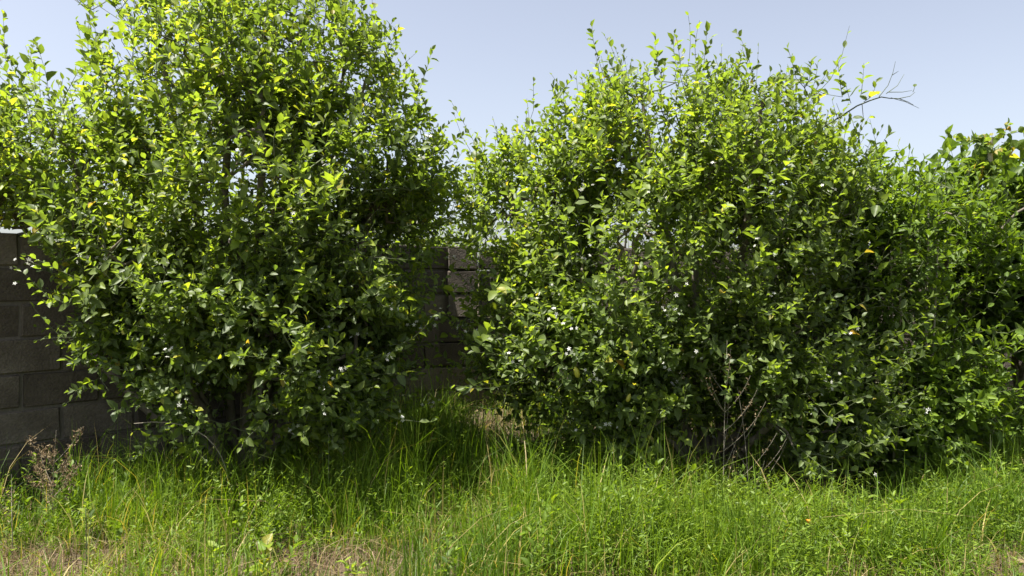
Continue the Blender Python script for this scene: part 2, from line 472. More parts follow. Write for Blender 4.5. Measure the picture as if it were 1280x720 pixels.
# ------------------------------------------------------------------ trees
def shoot_leaves(rng, tips, dirs, lens, nl, size, bright, kind='citrus'):
    """curved leafy shoots growing from tips; returns leaf arrays and twig segments"""
    n = len(tips)
    up = np.array([0, 0, 1.0])
    end = tips + dirs * lens[:, None]
    ctrl = tips + norm(dirs + rng.normal(0, .25, (n, 3)) - 0.1 * up) * (lens * 0.5)[:, None]
    end = end + up * (lens * rng.uniform(-0.08, 0.18, n))[:, None]
    out = []
    ts = np.linspace(0, 1, 5)
    Q = [(1 - t) ** 2 * tips + 2 * t * (1 - t) * ctrl + t * t * end for t in ts]
    segA = np.concatenate(Q[:-1]); segB = np.concatenate(Q[1:])
    rr = np.repeat(np.linspace(0.0022, 0.0009, 5), 1)
    ra = np.concatenate([np.full(n, rr[i]) for i in range(4)]); rb = np.concatenate([np.full(n, rr[i + 1]) for i in range(4)])
    idx = np.repeat(np.arange(n), nl)
    cnt = np.concatenate([np.arange(k) for k in nl])
    t = (cnt + 0.6) / nl[idx]
    t = np.clip(t + rng.normal(0, .02, len(t)), 0.03, 1.0)
    pos = (1 - t)[:, None] ** 2 * tips[idx] + (2 * t * (1 - t))[:, None] * ctrl[idx] + (t * t)[:, None] * end[idx]
    tan = norm(end[idx] - tips[idx])
    ref = np.where(np.abs(tan[:, 2:3]) > 0.9, np.array([[1., 0, 0]]), np.array([[0, 0, 1.]]))
    x = norm(np.cross(tan, ref)); y = np.cross(tan, x)
    ang = cnt * 2.4 + rng.uniform(0, 6.28, n)[idx] + rng.normal(0, .3, len(cnt))
    radial = np.cos(ang)[:, None] * x + np.sin(ang)[:, None] * y
    spread = 1.15 - 0.6 * t ** 2
    d = norm(tan * (0.55 + 0.7 * t ** 2)[:, None] + radial * spread[:, None] + rng.normal(0, .22, (len(t), 3)) + up * rng.uniform(-.25, .2, len(t))[:, None])
    nn = up * 0.55 + tan * 0.8 + rng.normal(0, .42, (len(t), 3))
    nn = norm(nn - (nn * d).sum(-1, keepdims=True) * d)
    L = size * rng.uniform(0.72, 1.36, n)[idx] * rng.uniform(0.60, 1.15, len(t)) * (1 - 0.38 * t ** 3)
    young = (bright[idx] * (0.35 + 0.65 * t ** 1.5))
    tone = np.clip(0.22 + rng.normal(0, .13, len(t)) + 0.60 * young, 0.0, 0.82)
    yl = rng.random(len(t))
    tone = np.where(yl < 0.014, rng.uniform(0.82, 0.99, len(t)), tone)
    W = rng.uniform(0.85, 1.15, len(t))
    LV = dict(pos=pos, d=d, n=nn, L=L, W=W, fold=rng.uniform(0.1, 0.6, len(t)), curl=rng.uniform(-0.02, 0.32, len(t)), tone=tone)
    return LV, (segA, segB, ra, rb)

def noise3(p, s, seed):
    r = np.random.default_rng(seed); out = np.zeros(len(p))
    for k in range(8):
        d = r.normal(size=3); d /= np.linalg.norm(d)
        out += np.sin(s * r.uniform(.7, 1.7) * (p @ d) + r.uniform(0, 6.28))
    return out / 2.0

def sample_lobes(rng, lobes, n, shell):
    vol = np.array([l[1][0] * l[1][1] * l[1][2] * (l[2] if len(l) > 2 else 1.0) for l in lobes]) ** 0.8
    which = rng.choice(len(lobes), n, p=vol / vol.sum())
    c = np.array([l[0] for l in lobes])[which]; r = np.array([l[1] for l in lobes])[which]
    d = norm(rng.normal(size=(n, 3)))
    bump = 1 + 0.17 * np.sin(5 * d[:, 0] + which) * np.sin(4.3 * d[:, 2] + 2 * which) + rng.normal(0, .10, n)
    rr = shell + (1 - shell) * rng.random(n) ** 0.6
    return c + d * r * (rr * bump)[:, None], d

def make_tree(seed, label, base, lobes, stems, n_twigs, leaf=0.075, shoots=(), gaps=(), n_obj=300, kind='citrus', mat=None, name="citrus_tree",
              cat="tree", blossoms=0, shell=0.48, lens=(0.08, 0.23), nlv=(6, 12), mass='crown', bright_bias=0.0, extra=None, zmin=0.22, wallcut=True, group=None, yellow=(), sprigs=()):
    rng = np.random.default_rng(seed)
    mat = mat or M_leaf
    base = np.array(base, float); base[2] = float(gz(base[0], base[1])) - 0.03
    root = thing(name, base, label, cat, group)
    pts, dirs = sample_lobes(rng, lobes, int(n_twigs * 2.6), shell)
    clump = rng.random(len(pts)) < np.clip(0.62 + 0.60 * noise3(pts, 6.5, seed), 0.06, 1)   # boughs and hollows
    pts, dirs = pts[clump], dirs[clump]
    ok = (pts[:, 2] > gz(pts[:, 0], pts[:, 1]) + zmin * rng.uniform(0.6, 1.3, len(pts)))
    if wallcut: ok &= ~behind_wall(pts, 0.12)
    for gc, gr in gaps:                                       # openings in the crown
        ok &= (((pts - gc) / gr) ** 2).sum(-1) > 1
    pts, dirs = pts[ok][:n_twigs], dirs[ok][:n_twigs]
    # stems from the base, then every twig point joins the nearest wood
    nodes, par = [base.copy()], [-1]
    for tgt in stems:
        tgt = np.array(tgt); m = base * 0.55 + tgt * 0.45; m[2] = base[2] + (tgt[2] - base[2]) * 0.42; m += rng.normal(0, .08, 3)
        q = bez(base, m, tgt, 16)[1:]
        prev = 0
        for p in q:
            nodes.append(p + rng.normal(0, .008, 3)); par.append(prev); prev = len(nodes) - 1
    sn = np.array(nodes)
    dist = np.sqrt(((pts[:, None] - sn[None]) ** 2).sum(-1)).min(1)
    order = np.argsort(dist)
    cap = len(nodes) + len(pts) * 14
    N = np.zeros((cap, 3)); N[:len(nodes)] = sn; cntN = len(nodes); parN = np.full(cap, -1); parN[:cntN] = par
    tipnode = np.zeros(len(pts), int); tipdir = np.zeros((len(pts), 3))
    cb = np.mean([np.array(l[0]) for l in lobes], 0)
    for i in order:
        p = pts[i]
        D = N[:cntN] - p
        cost = (D ** 2).sum(1) + 0.25 * np.maximum(D[:, 2] + 0.05, 0) ** 2
        j = int(cost.argmin()); a = N[j]
        dd = np.linalg.norm(p - a); k = min(max(int(dd / 0.09), 1), 12)
        sag = np.array([0, 0, -0.10 * dd]) + rng.normal(0, 0.05 * dd, 3)
        q = bez(a, (a + p) / 2 + sag, p, k + 1)[1:]
        prev = j
        for s in q:
            N[cntN] = s; parN[cntN] = prev; prev = cntN; cntN += 1
        tipnode[i] = prev; tipdir[i] = p - a
    N = N[:cntN]; parN = parN[:cntN]
    tips = np.zeros(cntN)
    tips[tipnode] += 1
    for i in range(cntN - 1, 0, -1): tips[parN[i]] += tips[i]
    rN = 0.0016 * np.maximum(tips, 1) ** 0.47
    e = np.arange(1, cntN); pr = parN[1:]
    rb = rN[e]; ra = np.minimum(rN[pr], rb * 1.5)
    thick = rb > 0.0055
    # twigs and leaves
    n = len(pts)
    out = norm(pts - (cb - np.array([0, 0, 0.5])))
    dr = norm(out * 0.75 + norm(tipdir) * 0.35 + np.array([0, 0, 0.42]) + rng.normal(0, .38, (n, 3)))
    ln = rng.uniform(*lens, n) * np.where(rng.random(n) < .14, 1.9, 1.0); nl = rng.integers(nlv[0], nlv[1], n)
    ptn = noise2(pts[:, 0] * 1.0 + pts[:, 1], pts[:, 2] * 1.3, 3.2, seed + 5)
    flush = rng.random(n) < 0.09
    bright = np.clip(0.55 * flush + 0.25 + 0.25 * ptn + rng.normal(0, .28, n) + bright_bias + 0.10 * (pts[:, 2] - 1.3), 0, 1)
    LV, seg = shoot_leaves(rng, pts, dr, ln, nl, leaf, bright, kind)
    for yc, yr, ya in yellow:                                 # ageing, yellowing parts of the crown, plus bright glow painted into leaf tone
        q = rng.random(len(LV['L'])) < ya * np.exp(-(((LV['pos'] - yc) / yr) ** 2).sum(-1))
        LV['tone'] = np.where(q, rng.uniform(.72, .90, len(q)), LV['tone'])
    if len(sprigs):                                           # fresh pale sprigs standing out of the crown
        st = np.array([s_[0] for s_ in sprigs]); k_ = len(st)
        sd_ = norm(np.array([[rng.normal(0, .35), -0.75, rng.uniform(.35, .9)] for _ in range(k_)]))
        st = st - sd_ * 0.10
        LV1, seg1 = shoot_leaves(rng, st, sd_, rng.uniform(.13, .22, k_), rng.integers(8, 13, k_), leaf * 1.22, np.full(k_, .95), kind)
        LV = {k: np.concatenate([LV[k], LV1[k]]) for k in LV}
        wood = N
        for s_ in st:
            a_ = wood[int(((wood - s_) ** 2).sum(1).argmin())]
            seg1 = tuple(np.concatenate([u, v]) for u, v in zip(seg1, (a_[None], s_[None], np.array([.003]), np.array([.0023]))))
        seg = tuple(np.concatenate([u, v]) for u, v in zip(seg, seg1))
    LVs, segs = [LV], [seg]
    if len(shoots):
        st = np.array([s[0] for s in shoots]); sdir = norm(np.array([s[1] for s in shoots], float)); sl = np.array([s[2] for s in shoots])
        nl2 = np.maximum((sl / 0.024).astype(int), 6)
        LV2, seg2 = shoot_leaves(rng, st, sdir, sl, nl2, leaf * 1.12, rng.uniform(0.2, .75, len(st)), kind)
        LVs.append(LV2); segs.append(seg2)
        # wood that carries the shoots
        for s in st:
            D = ((N - s) ** 2).sum(1) + 0.5 * np.maximum(N[:, 2] - s[2] + 0.05, 0) ** 2
            a = N[int(D.argmin())]
            segs.append((a[None], s[None], np.array([0.0032]), np.array([0.0024])))
    if extra: 
        LV3, seg3 = extra(rng, N)
        if LV3 is not None: LVs.append(LV3)
        segs.append(seg3)
    LV = {k: np.concatenate([l[k] for l in LVs]) for k in LVs[0]}
    tipz = LV['pos'] + LV['d'] * LV['L'][:, None]
    ok = LV['pos'][:, 2] > gz(LV['pos'][:, 0], LV['pos'][:, 1]) + 0.1
    if wallcut: ok &= ~behind_wall(LV['pos'], 0.03) & ~behind_wall(tipz, 0.02)
    LV = take(LV, np.nonzero(ok)[0])
    # wood meshes
    segA = np.concatenate([s[0] for s in segs]); segB = np.concatenate([s[1] for s in segs]); sra = np.concatenate([s[2] for s in segs]); srb = np.concatenate([s[3] for s in segs])
    V1, F1 = tube_segments(N[pr][thick] - base, N[e][thick] - base, ra[thick] , rb[thick], 7)
    link("trunk", mesh_np("trunk", V1, F1, mats=[M_bark]), root)
    V2, F2 = tube_segments(np.concatenate([N[pr][~thick], segA]) - base, np.concatenate([N[e][~thick], segB]) - base,
                           np.concatenate([ra[~thick], sra]), np.concatenate([rb[~thick], srb]), 3)
    link("twig_growth", mesh_np("twig_growth", V2, F2, mats=[M_twig]), root, kind="stuff")
    idx = pick_front(LV, n_obj) if n_obj else np.zeros(0, int)
    keep = np.ones(len(LV['L']), bool); keep[idx] = False
    link(mass, leaf_mesh(mass, kind + '_far', take(LV, np.nonzero(keep)[0]), mat, base), root, kind="stuff")
    add_leaf_objects(root, LV, idx, kind, mat)
    if blossoms:
        fr = pick_front(LV, 4000)
        fr = fr[(LV['pos'][fr, 2] < 2.0)]
        c = fr[rng.choice(len(fr), min(blossoms // 4, len(fr)), replace=False)]
        cen = np.repeat(LV['pos'][c] + LV['d'][c] * 0.02, 4, axis=0) + rng.normal(0, .022, (len(c) * 4, 3)) + np.array([0, -0.02, 0])
        link("blossom_growth", blossom_mesh(rng, cen - base), root, kind="stuff")
    return root, LV, N

def blossom_mesh(rng, cen):
    n = len(cen)
    ax = norm(rng.normal(0, .6, (n, 3)) + np.array([0.0, -0.6, 0.5]))
    ref = norm(rng.normal(size=(n, 3))); x = norm(np.cross(ax, ref)); y = np.cross(ax, x)
    Vs, Fs = [], []
    s = rng.uniform(0.008, 0.013, n)
    for k in range(5):
        a = k * 1.2566
        r = np.cos(a) * x + np.sin(a) * y; t = -np.sin(a) * x + np.cos(a) * y
        b = cen; m1 = cen + s[:, None] * (0.55 * r + 0.24 * t + 0.20 * ax); m2 = cen + s[:, None] * (0.55 * r - 0.24 * t + 0.20 * ax); e = cen + s[:, None] * (1.1 * r + 0.05 * ax)
        Vs.append(np.stack([b, m1, e, m2], 1))
    V = np.stack(Vs, 1).reshape(-1, 3)
    f = np.arange(n * 5)[:, None] * 4 + np.arange(4)[None]
    return mesh_np("blossom_growth", V, f, {'tone': np.repeat(rng.random(n), 20)}, mats=[M_petal])

rs = np.random.default_rng(77)
def top_shoots(specs, Y0, Y1, l0, l1, lean=0.34):
    """specs: (px0, px1, py at px0, py at px1, count) – upright shoots whose feet stand along that line"""
    out = []
    for x0, x1, y0, y1, n in specs:
        for k in range(n):
            f = rs.random(); Y = rs.uniform(Y0, Y1)
            p = P(x0 + (x1 - x0) * f, y0 + (y1 - y0) * f + rs.uniform(-14, 14), Y)
            out.append((p, (rs.normal(0.03, lean), rs.normal(-0.05, lean), 1.0), (l0 + (l1 - l0) * rs.random() ** 1.6) * (1.45 if rs.random() < .15 else 1.0)))
    return out

# ---- the tree over the left wall
YL = 4.45
lob = [(P(290, 290, YL), (1.02, 0.80, 0.95), 1.0), (P(285, 110, YL + .1), (0.74, 0.70, 0.58), 1.0), (P(420, 110, YL + .15), (0.36, 0.5, 0.42), .9), (P(480, 225, YL + .05), (0.36, 0.45, 0.34), .8), (P(15, 268, YL + .15), (0.40, 0.5, 0.20), 0.9), (P(95, 225, YL + .05), (0.62, 0.60, 0.44), 0.9),
       (P(455, 215, YL + .1), (0.48, 0.55, 0.50), 0.8), (P(340, 420, YL - .2), (0.78, 0.65, 0.45), 1.0), (P(170, 345, 4.1), (0.42, 0.42, 0.42), 1.0), (P(-60, 220, YL + .1), (0.6, 0.6, 0.5), 0.8), (P(235, 390, YL - .25), (0.52, 0.5, 0.44), 0.9), (P(30, 225, YL + .2), (0.5, 0.5, 0.4), 0.9), (P(420, 450, YL - .2), (0.45, 0.5, 0.42), .8), (P(325, 485, YL - .35), (0.66, 0.42, 0.28), 1.15),
       (P(430, 330, YL + .1), (0.50, 0.6, 0.6), 0.8)]
sh = top_shoots([(5, 170, 160, 80, 20), (170, 430, 40, 30, 20), (430, 545, 80, 200, 12), (450, 545, 200, 290, 8)], YL - .35, YL + .55, 0.28, 0.55)
sh += [(P(505, 262, YL), (0.85, -0.1, 0.45), 0.40), (P(515, 245, YL - .1), (0.8, -0.1, 0.3), 0.34), (P(500, 240, YL + .1), (0.7, -0.1, 0.6), 0.38), (P(510, 290, YL + .2), (0.9, -0.1, 0.2), 0.34), (P(480, 300, YL), (0.95, 0, -0.02), 0.42), (P(470, 190, YL), (0.6, 0, 0.5), 0.4), (P(490, 330, YL), (0.8, -.1, .1), .25)]
make_tree(11, "tall bushy citrus tree growing over the block wall, yellow leaves in its crown", P(300, 600, 4.62), lob,
          [l[0] for l in lob] + [P(200, 60, 4.6), P(390, 80, 4.6), P(330, 180, 4.1), P(180, 330, 4.2)], 6400, leaf=0.057, shoots=sh, blossoms=170, zmin=.27,
          yellow=[(P(240, 240, 4.2), (1.3, 1.2, 1.1), .10), (P(200, 80, 4.3), (.45, .7, .35), .45), (P(15, 235, 4.3), (.35, .8, .35), .5), (P(250, 220, 3.9), (.15, .3, .12), .5), (P(360, 140, 4.2), (.2, .4, .15), .3)],  # the far-left patch paints the yellow sun glow into the leaf tone
          sprigs=[(P(*a, 3.72),) for a in ((300, 240), (290, 300), (340, 262), (395, 255), (420, 230), (415, 290), (245, 215), (205, 330), (380, 345), (330, 190), (110, 370), (170, 345), (455, 300), (470, 360), (250, 130), (150, 190))])

# ---- the tree with the bare branch
YR = 4.75
lob = [(P(830, 330, YR), (1.12, 0.85, 0.92), 1.0), (P(870, 195, YR + .05), (0.76, 0.65, 0.48), 1.0), (P(672, 290, YR), (0.46, 0.55, 0.62), 0.9),
       (P(725, 450, YR - .3), (0.52, 0.55, 0.42), 0.8), (P(985, 255, YR), (0.44, 0.55, 0.40), 0.8), (P(975, 450, YR - .25), (0.62, 0.55, 0.50), 0.9), (P(965, 530, YR - .45), (0.55, 0.42, 0.30), 0.9), (P(820, 530, YR - .4), (0.5, 0.4, 0.24), 0.7),
       (P(860, 480, YR - .3), (0.6, .55, .40), 1.2), (P(660, 400, YR - .05), (.36, .45, .5), .8), (P(1040, 400, YR), (.38, .45, .5), .7)]
sh = top_shoots([(590, 690, 235, 150, 9), (690, 1000, 165, 140, 22), (1000, 1060, 165, 215, 4)], YR - .35, YR + .45, 0.2, 0.42)
sh += [(P(1040, 205, YR), (0.95, 0, 0.05), 0.30), (P(1050, 215, YR), (0.9, -.2, -0.02), 0.28), (P(585, 260, YR), (-0.7, 0, 0.6), 0.25), (P(850, 95, YR), (-.15, 0, 1), 0.26), (P(878, 90, YR), (.1, 0, 1), 0.25)]
YB = 4.3
BRP = [P(930, 225, YB), P(985, 190, YB), P(1030, 158, YB), P(1070, 133, YB), P(1100, 122, YB), P(1122, 124, YB), P(1140, 132, YB)]
def bare_branch(rng, N):
    A, B, ra, rb = [], [], [], []
    path = [N[int(((N - BRP[0]) ** 2).sum(1).argmin())]] + BRP
    r = np.linspace(0.0085, 0.0016, len(path))
    def add(p, q, a, b): A.append(p); B.append(q); ra.append(a); rb.append(b)
    for i in range(len(path) - 1):
        m = (path[i] + path[i + 1]) / 2 + rng.normal(0, .006, 3)
        add(path[i], m, r[i], (r[i] + r[i + 1]) / 2); add(m, path[i + 1], (r[i] + r[i + 1]) / 2, r[i + 1])
    for s in ([P(1097, 122, YB), P(1108, 108, YB), P(1114, 92, YB), P(1117, 78, YB)], [P(1106, 118, YB), P(1120, 108, YB + .03), P(1128, 94, YB + .05)],
              [P(1108, 116, YB), P(1126, 116, YB - .05), P(1138, 114, YB - .06)], [P(1112, 123, YB), P(1130, 128, YB + .03), P(1147, 136, YB + .04)],
              [P(1113, 95, YB), P(1121, 90, YB - .03)], [P(1076, 130, YB), P(1078, 150, YB - .02), P(1072, 166, YB - .02)],
              [P(1050, 146, YB), P(1044, 130, YB + .03)], [P(1030, 158, YB), P(1034, 140, YB)], [P(1122, 124, YB), P(1136, 121, YB - .02), P(1142, 116, YB - .02)]):
        rr = np.linspace(0.0026, 0.0011, len(s))
        for i in range(len(s) - 1): add(s[i], s[i + 1], rr[i], rr[i + 1])
    tp = np.array([P(1062, 130, YB), P(1074, 122, YB), P(1078, 128, YB), P(1046, 150, YB), P(1020, 160, YB), P(1060, 140, YB), P(1000, 180, YB), P(1139, 116, YB)])
    dr = norm(np.array([[-.3, 0, 1], [.1, 0, 1], [.45, -.2, .9], [-.3, 0, 1.], [-.2, 0, 1], [.2, -.2, -1], [0, -.3, 1], [.2, 0, 1]]))
    LV, sg = shoot_leaves(rng, tp, dr, np.array([.10, .17, .13, .12, .16, .16, .18, .05]), np.array([4, 7, 5, 4, 7, 6, 7, 1]), 0.075, np.full(8, .5))
    return LV, (np.concatenate([np.array(A), sg[0]]), np.concatenate([np.array(B), sg[1]]), np.concatenate([np.array(ra), sg[2]]), np.concatenate([np.array(rb), sg[3]]))
gaps = [(P(865, 370, 4.0), (.16, .35, .12)), (P(910, 570, 4.2), (.35, .5, .22)), (P(1015, 520, 4.2), (.2, .35, .16)), (P(790, 340, 4.0), (.10, .3, .10))]
tree_r, LVr, Nr = make_tree(23, "wide citrus tree with a long bare-tipped branch reaching out of its crown", P(890, 600, 4.85), lob,
          [l[0] for l in lob] + [P(800, 120, 4.8), P(950, 130, 4.8), P(640, 260, 4.7), P(760, 330, 4.3)], 6600, leaf=0.056, shoots=sh, blossoms=200, extra=bare_branch, gaps=gaps, bright_bias=0.04,
          yellow=[(P(770, 170, 4.5), (.3, .6, .2), .3), (P(640, 290, 4.3), (.25, .6, .3), .25), (P(860, 130, 4.5), (.3, .6, .15), .2)],
          sprigs=[(P(*a, 3.95),) for a in ((745, 350), (770, 365), (820, 310), (835, 345), (880, 280), (865, 325), (905, 265), (740, 442), (775, 470), (745, 485), (690, 330), (660, 300), (700, 405), (620, 360),
                                           (905, 360), (870, 420), (800, 400), (790, 240), (950, 320), (930, 210), (720, 250), (850, 230), (1000, 310), (650, 430), (840, 500), (610, 420))])

# small unripe lemons in that tree
def lemon_mesh():
    t = np.linspace(0, math.pi, 11); a = np.arange(12) / 12 * 2 * math.pi
    r = np.sin(t) ** 0.9 * 0.62; z = -np.cos(t); z = z + np.where(t > 2.6, (t - 2.6) * 0.35, 0)
    V = np.stack([r[:, None] * np.cos(a)[None], r[:, None] * np.sin(a)[None], z[:, None] * np.ones(12)[None]], -1).reshape(-1, 3)
    i = np.arange(10)[:, None] * 12; k = np.arange(12)[None]; k2 = (k + 1) % 12
    return mesh_np("lemon", V, np.stack([i + k, i + k2, i + 12 + k2, i + 12 + k], -1).reshape(-1, 4))
ml, nt, out = new_mat("lemon_skin")
nz = nd(nt, "ShaderNodeTexNoise", Scale=9.0); tc = nd(nt, "ShaderNodeTexCoord"); nt.links.new(tc.outputs["Object"], nz.inputs["Vector"])
rp = ramp(nt, [(0.35, (0.38, 0.40, 0.06)), (0.7, (0.66, 0.56, 0.10))]); nt.links.new(nz.outputs[0], rp.inputs[0])
pb = nd(nt, "ShaderNodeBsdfPrincipled", Roughness=0.4); nt.links.new(rp.outputs[0], pb.inputs["Base Color"]); nt.links.new(pb.outputs[0], out.inputs["Surface"])
me = lemon_mesh(); me.materials.append(ml)
for px, py, Y, s in ((721, 466, 3.98, 0.026), (786, 498, 4.02, 0.020), (905, 262, 4.05, 0.022)):
    o = link("lemon", me, tree_r); o.location = Vector(P(px, py, Y)) - tree_r.location; o.scale = (s * 1.0, s * 1.0, s * 1.15); o.rotation_euler = (0.3, 0.2, px)

# ---- shrubs beyond, to the right
Y3 = 5.0
lob = [(P(1110, 315, Y3), (0.66, 0.55, 0.52), 1.0), (P(1150, 430, Y3 - .1), (0.55, 0.5, 0.45), 1.0), (P(1070, 285, Y3), (0.40, .4, .32), .9), (P(1165, 290, Y3 + .1), (0.36, .4, .34), .9), (P(1100, 500, Y3 - .25), (0.62, 0.45, 0.38), .9), (P(1180, 500, Y3 - .1), (0.45, 0.4, 0.34), .8)]
sh = top_shoots([(1030, 1180, 275, 265, 9)], Y3 - .3, Y3 + .3, 0.16, 0.3)
make_tree(31, "low bright green shrub with pale upright stems beside the citrus tree", P(1120, 590, 5.0), lob, [l[0] for l in lob] + [P(1140, 280, 5.0)], 2000,
          leaf=0.070, kind='lance', mat=M_weed, shoots=sh, name="leafy_shrub", cat="shrub", n_obj=200, bright_bias=0.1, mass="foliage", blossoms=0, zmin=0.06)
Y4 = 5.7
lob = [(P(1250, 300, Y4), (0.62, 0.5, 0.50), 1.0), (P(1190, 290, Y4), (0.32, .4, .26), .8), (P(1330, 320, Y4), (0.6, .5, .55), .9), (P(1260, 400, Y4 - .2), (0.45, 0.4, 0.3), .8), (P(1300, 400, 5.2), (0.45, 0.4, 0.45), .8)]
sh = ()
gaps = [(P(1250, 470, 5.2), (.4, .6, .22))]
make_tree(37, "dark broad-leaved shrub crowded against the vine-covered post", P(1275, 560, 5.75), lob, [l[0] for l in lob] + [P(1225, 340, 5.4)], 1300,
          leaf=0.105, kind='broad', mat=M_broad, shoots=sh, name="broadleaf_shrub", cat="shrub", n_obj=200, bright_bias=-0.02, mass="foliage", gaps=gaps, nlv=(6, 11), lens=(.12, .26), shell=.55)

# ---- tree behind the wall, seen in the gap
YG = 9.6
lob = [(P(470, 325, YG), (0.95, 0.9, 0.78), 1.0), (P(535, 312, YG + .2), (0.36, 0.5, 0.38), .8), (P(600, 330, YG + .3), (0.5, 0.5, 0.3), .6)]
make_tree(41, "small citrus tree beyond the wall, its top showing over the pier", P(480, 470, YG), lob, [l[0] for l in lob], 900, leaf=0.07, n_obj=60, wallcut=False, bright_bias=0.1)

YH = 8.2  # two unseen trees added beyond the wall to block bright sky behind the crowns
lob = [(P(230, 300, YH), (1.1, 0.9, 0.8), 1.0), (P(120, 310, YH), (0.7, .7, .6), .8)]
make_tree(43, "citrus tree beyond the wall, glimpsed through the tall bushy tree's crown", P(220, 480, YH), lob, [l[0] for l in lob], 420, leaf=0.08, n_obj=0, wallcut=False, bright_bias=0.05)
lob = [(P(780, 310, YH + .5), (1.2, 0.9, 0.8), 1.0), (P(930, 310, YH + .5), (0.9, .8, .7), .8)]
make_tree(47, "unseen citrus tree added beyond the wall to darken sky gaps behind the tree with the bare branch", P(820, 480, YH + .5), lob, [l[0] for l in lob], 420, leaf=0.08, n_obj=0, wallcut=False, bright_bias=0.05)

# ---- vine on a post
def vine_post():
    Y = 5.35; b = P(1238, 560, Y); b[2] = float(gz(b[0], b[1])) - 0.05
    t = thing("vine_covered_post", b, "slim pale post wrapped in a reddish green climbing vine, taller than the shrubs", "post")
    top = P(1236, 172, Y)
    v, f = path_tube([np.zeros(3), (top - b) * 0.5 + np.array([.012, 0, 0]), top - b], 0.022, 0.016, 8)
    link("post", mesh_np("post", v, f, mats=[M_pale]), t)
    r = np.random.default_rng(9)
    n = 70
    z = r.uniform(0.62, 1.0, n); p = b + (top - b) * z[:, None] + r.normal(0, .05, (n, 3)) * np.array([1, 1, .4])
    d = norm(r.normal(0, .8, (n, 3)) + np.array([0, -.25, -.15]))
    LV, sg = shoot_leaves(r, p, d, r.uniform(.08, .18, n), r.integers(4, 8, n), 0.058, r.uniform(0, .9, n))
    # long runners over the top
    rp_ = np.array([P(1236, 178, Y), P(1232, 175, Y), P(1240, 172, Y), P(1262, 185, Y), P(1250, 178, Y)]); rd = norm(np.array([[-1, 0, .1], [-.8, -.2, -.15], [.9, 0, .25], [1, .1, .15], [.8, -.3, -.3]]))
    LV2, sg2 = shoot_leaves(r, rp_, rd, np.array([.24, .18, .34, .3, .25]), np.array([8, 6, 9, 8, 7]), 0.085, np.full(5, .55), 'broad')
    LV = {k: np.concatenate([LV[k], LV2[k]]) for k in LV}
    red = r.random(len(LV['L'])) < 0.16; LV['tone'] = np.where(red & (LV['L'] < .07), r.uniform(.9, 1.0, len(red)), LV['tone'])
    A = np.concatenate([sg[0], sg2[0]]); B = np.concatenate([sg[1], sg2[1]])
    v, f = tube_segments(A - b, B - b, np.concatenate([sg[2], sg2[2]]), np.concatenate([sg[3], sg2[3]]), 3)
    link("vine_stem", mesh_np("vine_stem", v, f, mats=[M_twig]), t, kind="stuff")
    idx = pick_front(LV, 120)
    keep = np.ones(len(LV['L']), bool); keep[idx] = False
    link("vine_foliage", leaf_mesh("vine_foliage", 'broad', take(LV, np.nonzero(keep)[0]), M_leaf, b), t, kind="stuff")
    add_leaf_objects(t, LV, idx, 'broad', M_leaf)
vine_post()

# pale stalks standing in the low shrub, and the slanting limb in the broad-leaved one
def stalk(name, label, cat, pts, r0, r1, mat, group=None):
    b = np.array(pts[0], float)
    q = np.array(pts) - b
    if len(q) == 3: q = bez(q[0], 2 * q[1] - (q[0] + q[2]) / 2, q[2], 12)
    o = link(name, mesh_np(name, *path_tube(q, r0, r1, 7), mats=[mat]), None, None, label, cat, group)
    o.location = b
    return o
for px, y0, y1, lean, lb in ((1125, 560, 285, 4, "straight pale bare stalk standing upright in the low bright green shrub"), (1160, 560, 262, 10, "tallest pale bare stalk, topping the others in the low bright green shrub"),
                             (1172, 560, 300, 16, "slanting pale bare stalk beside the tallest stalk in the low shrub"), (1113, 560, 312, -6, "short pale bare stalk leaning away from the straight stalk in the low shrub")):
    Y = 4.62; g = P(px - lean, 600, Y); g[2] = float(gz(g[0], g[1])) - .03
    stalk("pale_stalk", lb, "stalk", [g, (g + P(px, y1, Y)) / 2 + np.array([.01, 0, 0]), P(px, y1, Y)], 0.0075, 0.0045, M_pale, "pale stalks in the low shrub")
g = P(1165, 560, 5.3); g[2] = float(gz(g[0], g[1])) - .03
stalk("slanting_limb", "bare grey limb slanting up through the dark broad-leaved shrub", "branch", [g, P(1225, 335, 5.2), P(1300, 255, 5.15)], 0.013, 0.007, M_bark)

# ------------------------------------------------------------------ grass and weeds
rg = np.random.default_rng(101)
def bare(x, y):
    """0..1 amount of trodden, dry, thin ground"""
    b = 0.9 * np.exp(-(((x + 2.0) / .55) ** 2 + ((y - 3.2) / .32) ** 2))
    b += 0.75 * np.exp(-(((x + .70) / .40) ** 2 + ((y - 3.16) / .24) ** 2))
    b += 0.6 * np.exp(-(((x - 2.25) / .4) ** 2 + ((y - 3.05) / .2) ** 2))
    b += 0.95 * np.exp(-(((x + .12) / .30) ** 2 + ((y - 5.75) / .35) ** 2))
    b += 0.35 * sstep(3.3, 2.7, y)
    return np.clip(b + 0.18 * noise2(x, y, 5.0, 4), 0, 1)
def shade_thin(x, y):
    """thin growth on the ground under the crowns and along the wall"""
    a = np.exp(-(((x + 1.9) / 1.25) ** 2 + ((y - 4.75) / .55) ** 4))
    c = np.exp(-(((x - 1.3) / .95) ** 2 + ((y - 5.1) / .75) ** 4))
    c += 0.3 * np.exp(-(((x - 2.4) / .9) ** 2 + ((y - 5.4) / .75) ** 4))
    return np.clip(a + c, 0, 1)
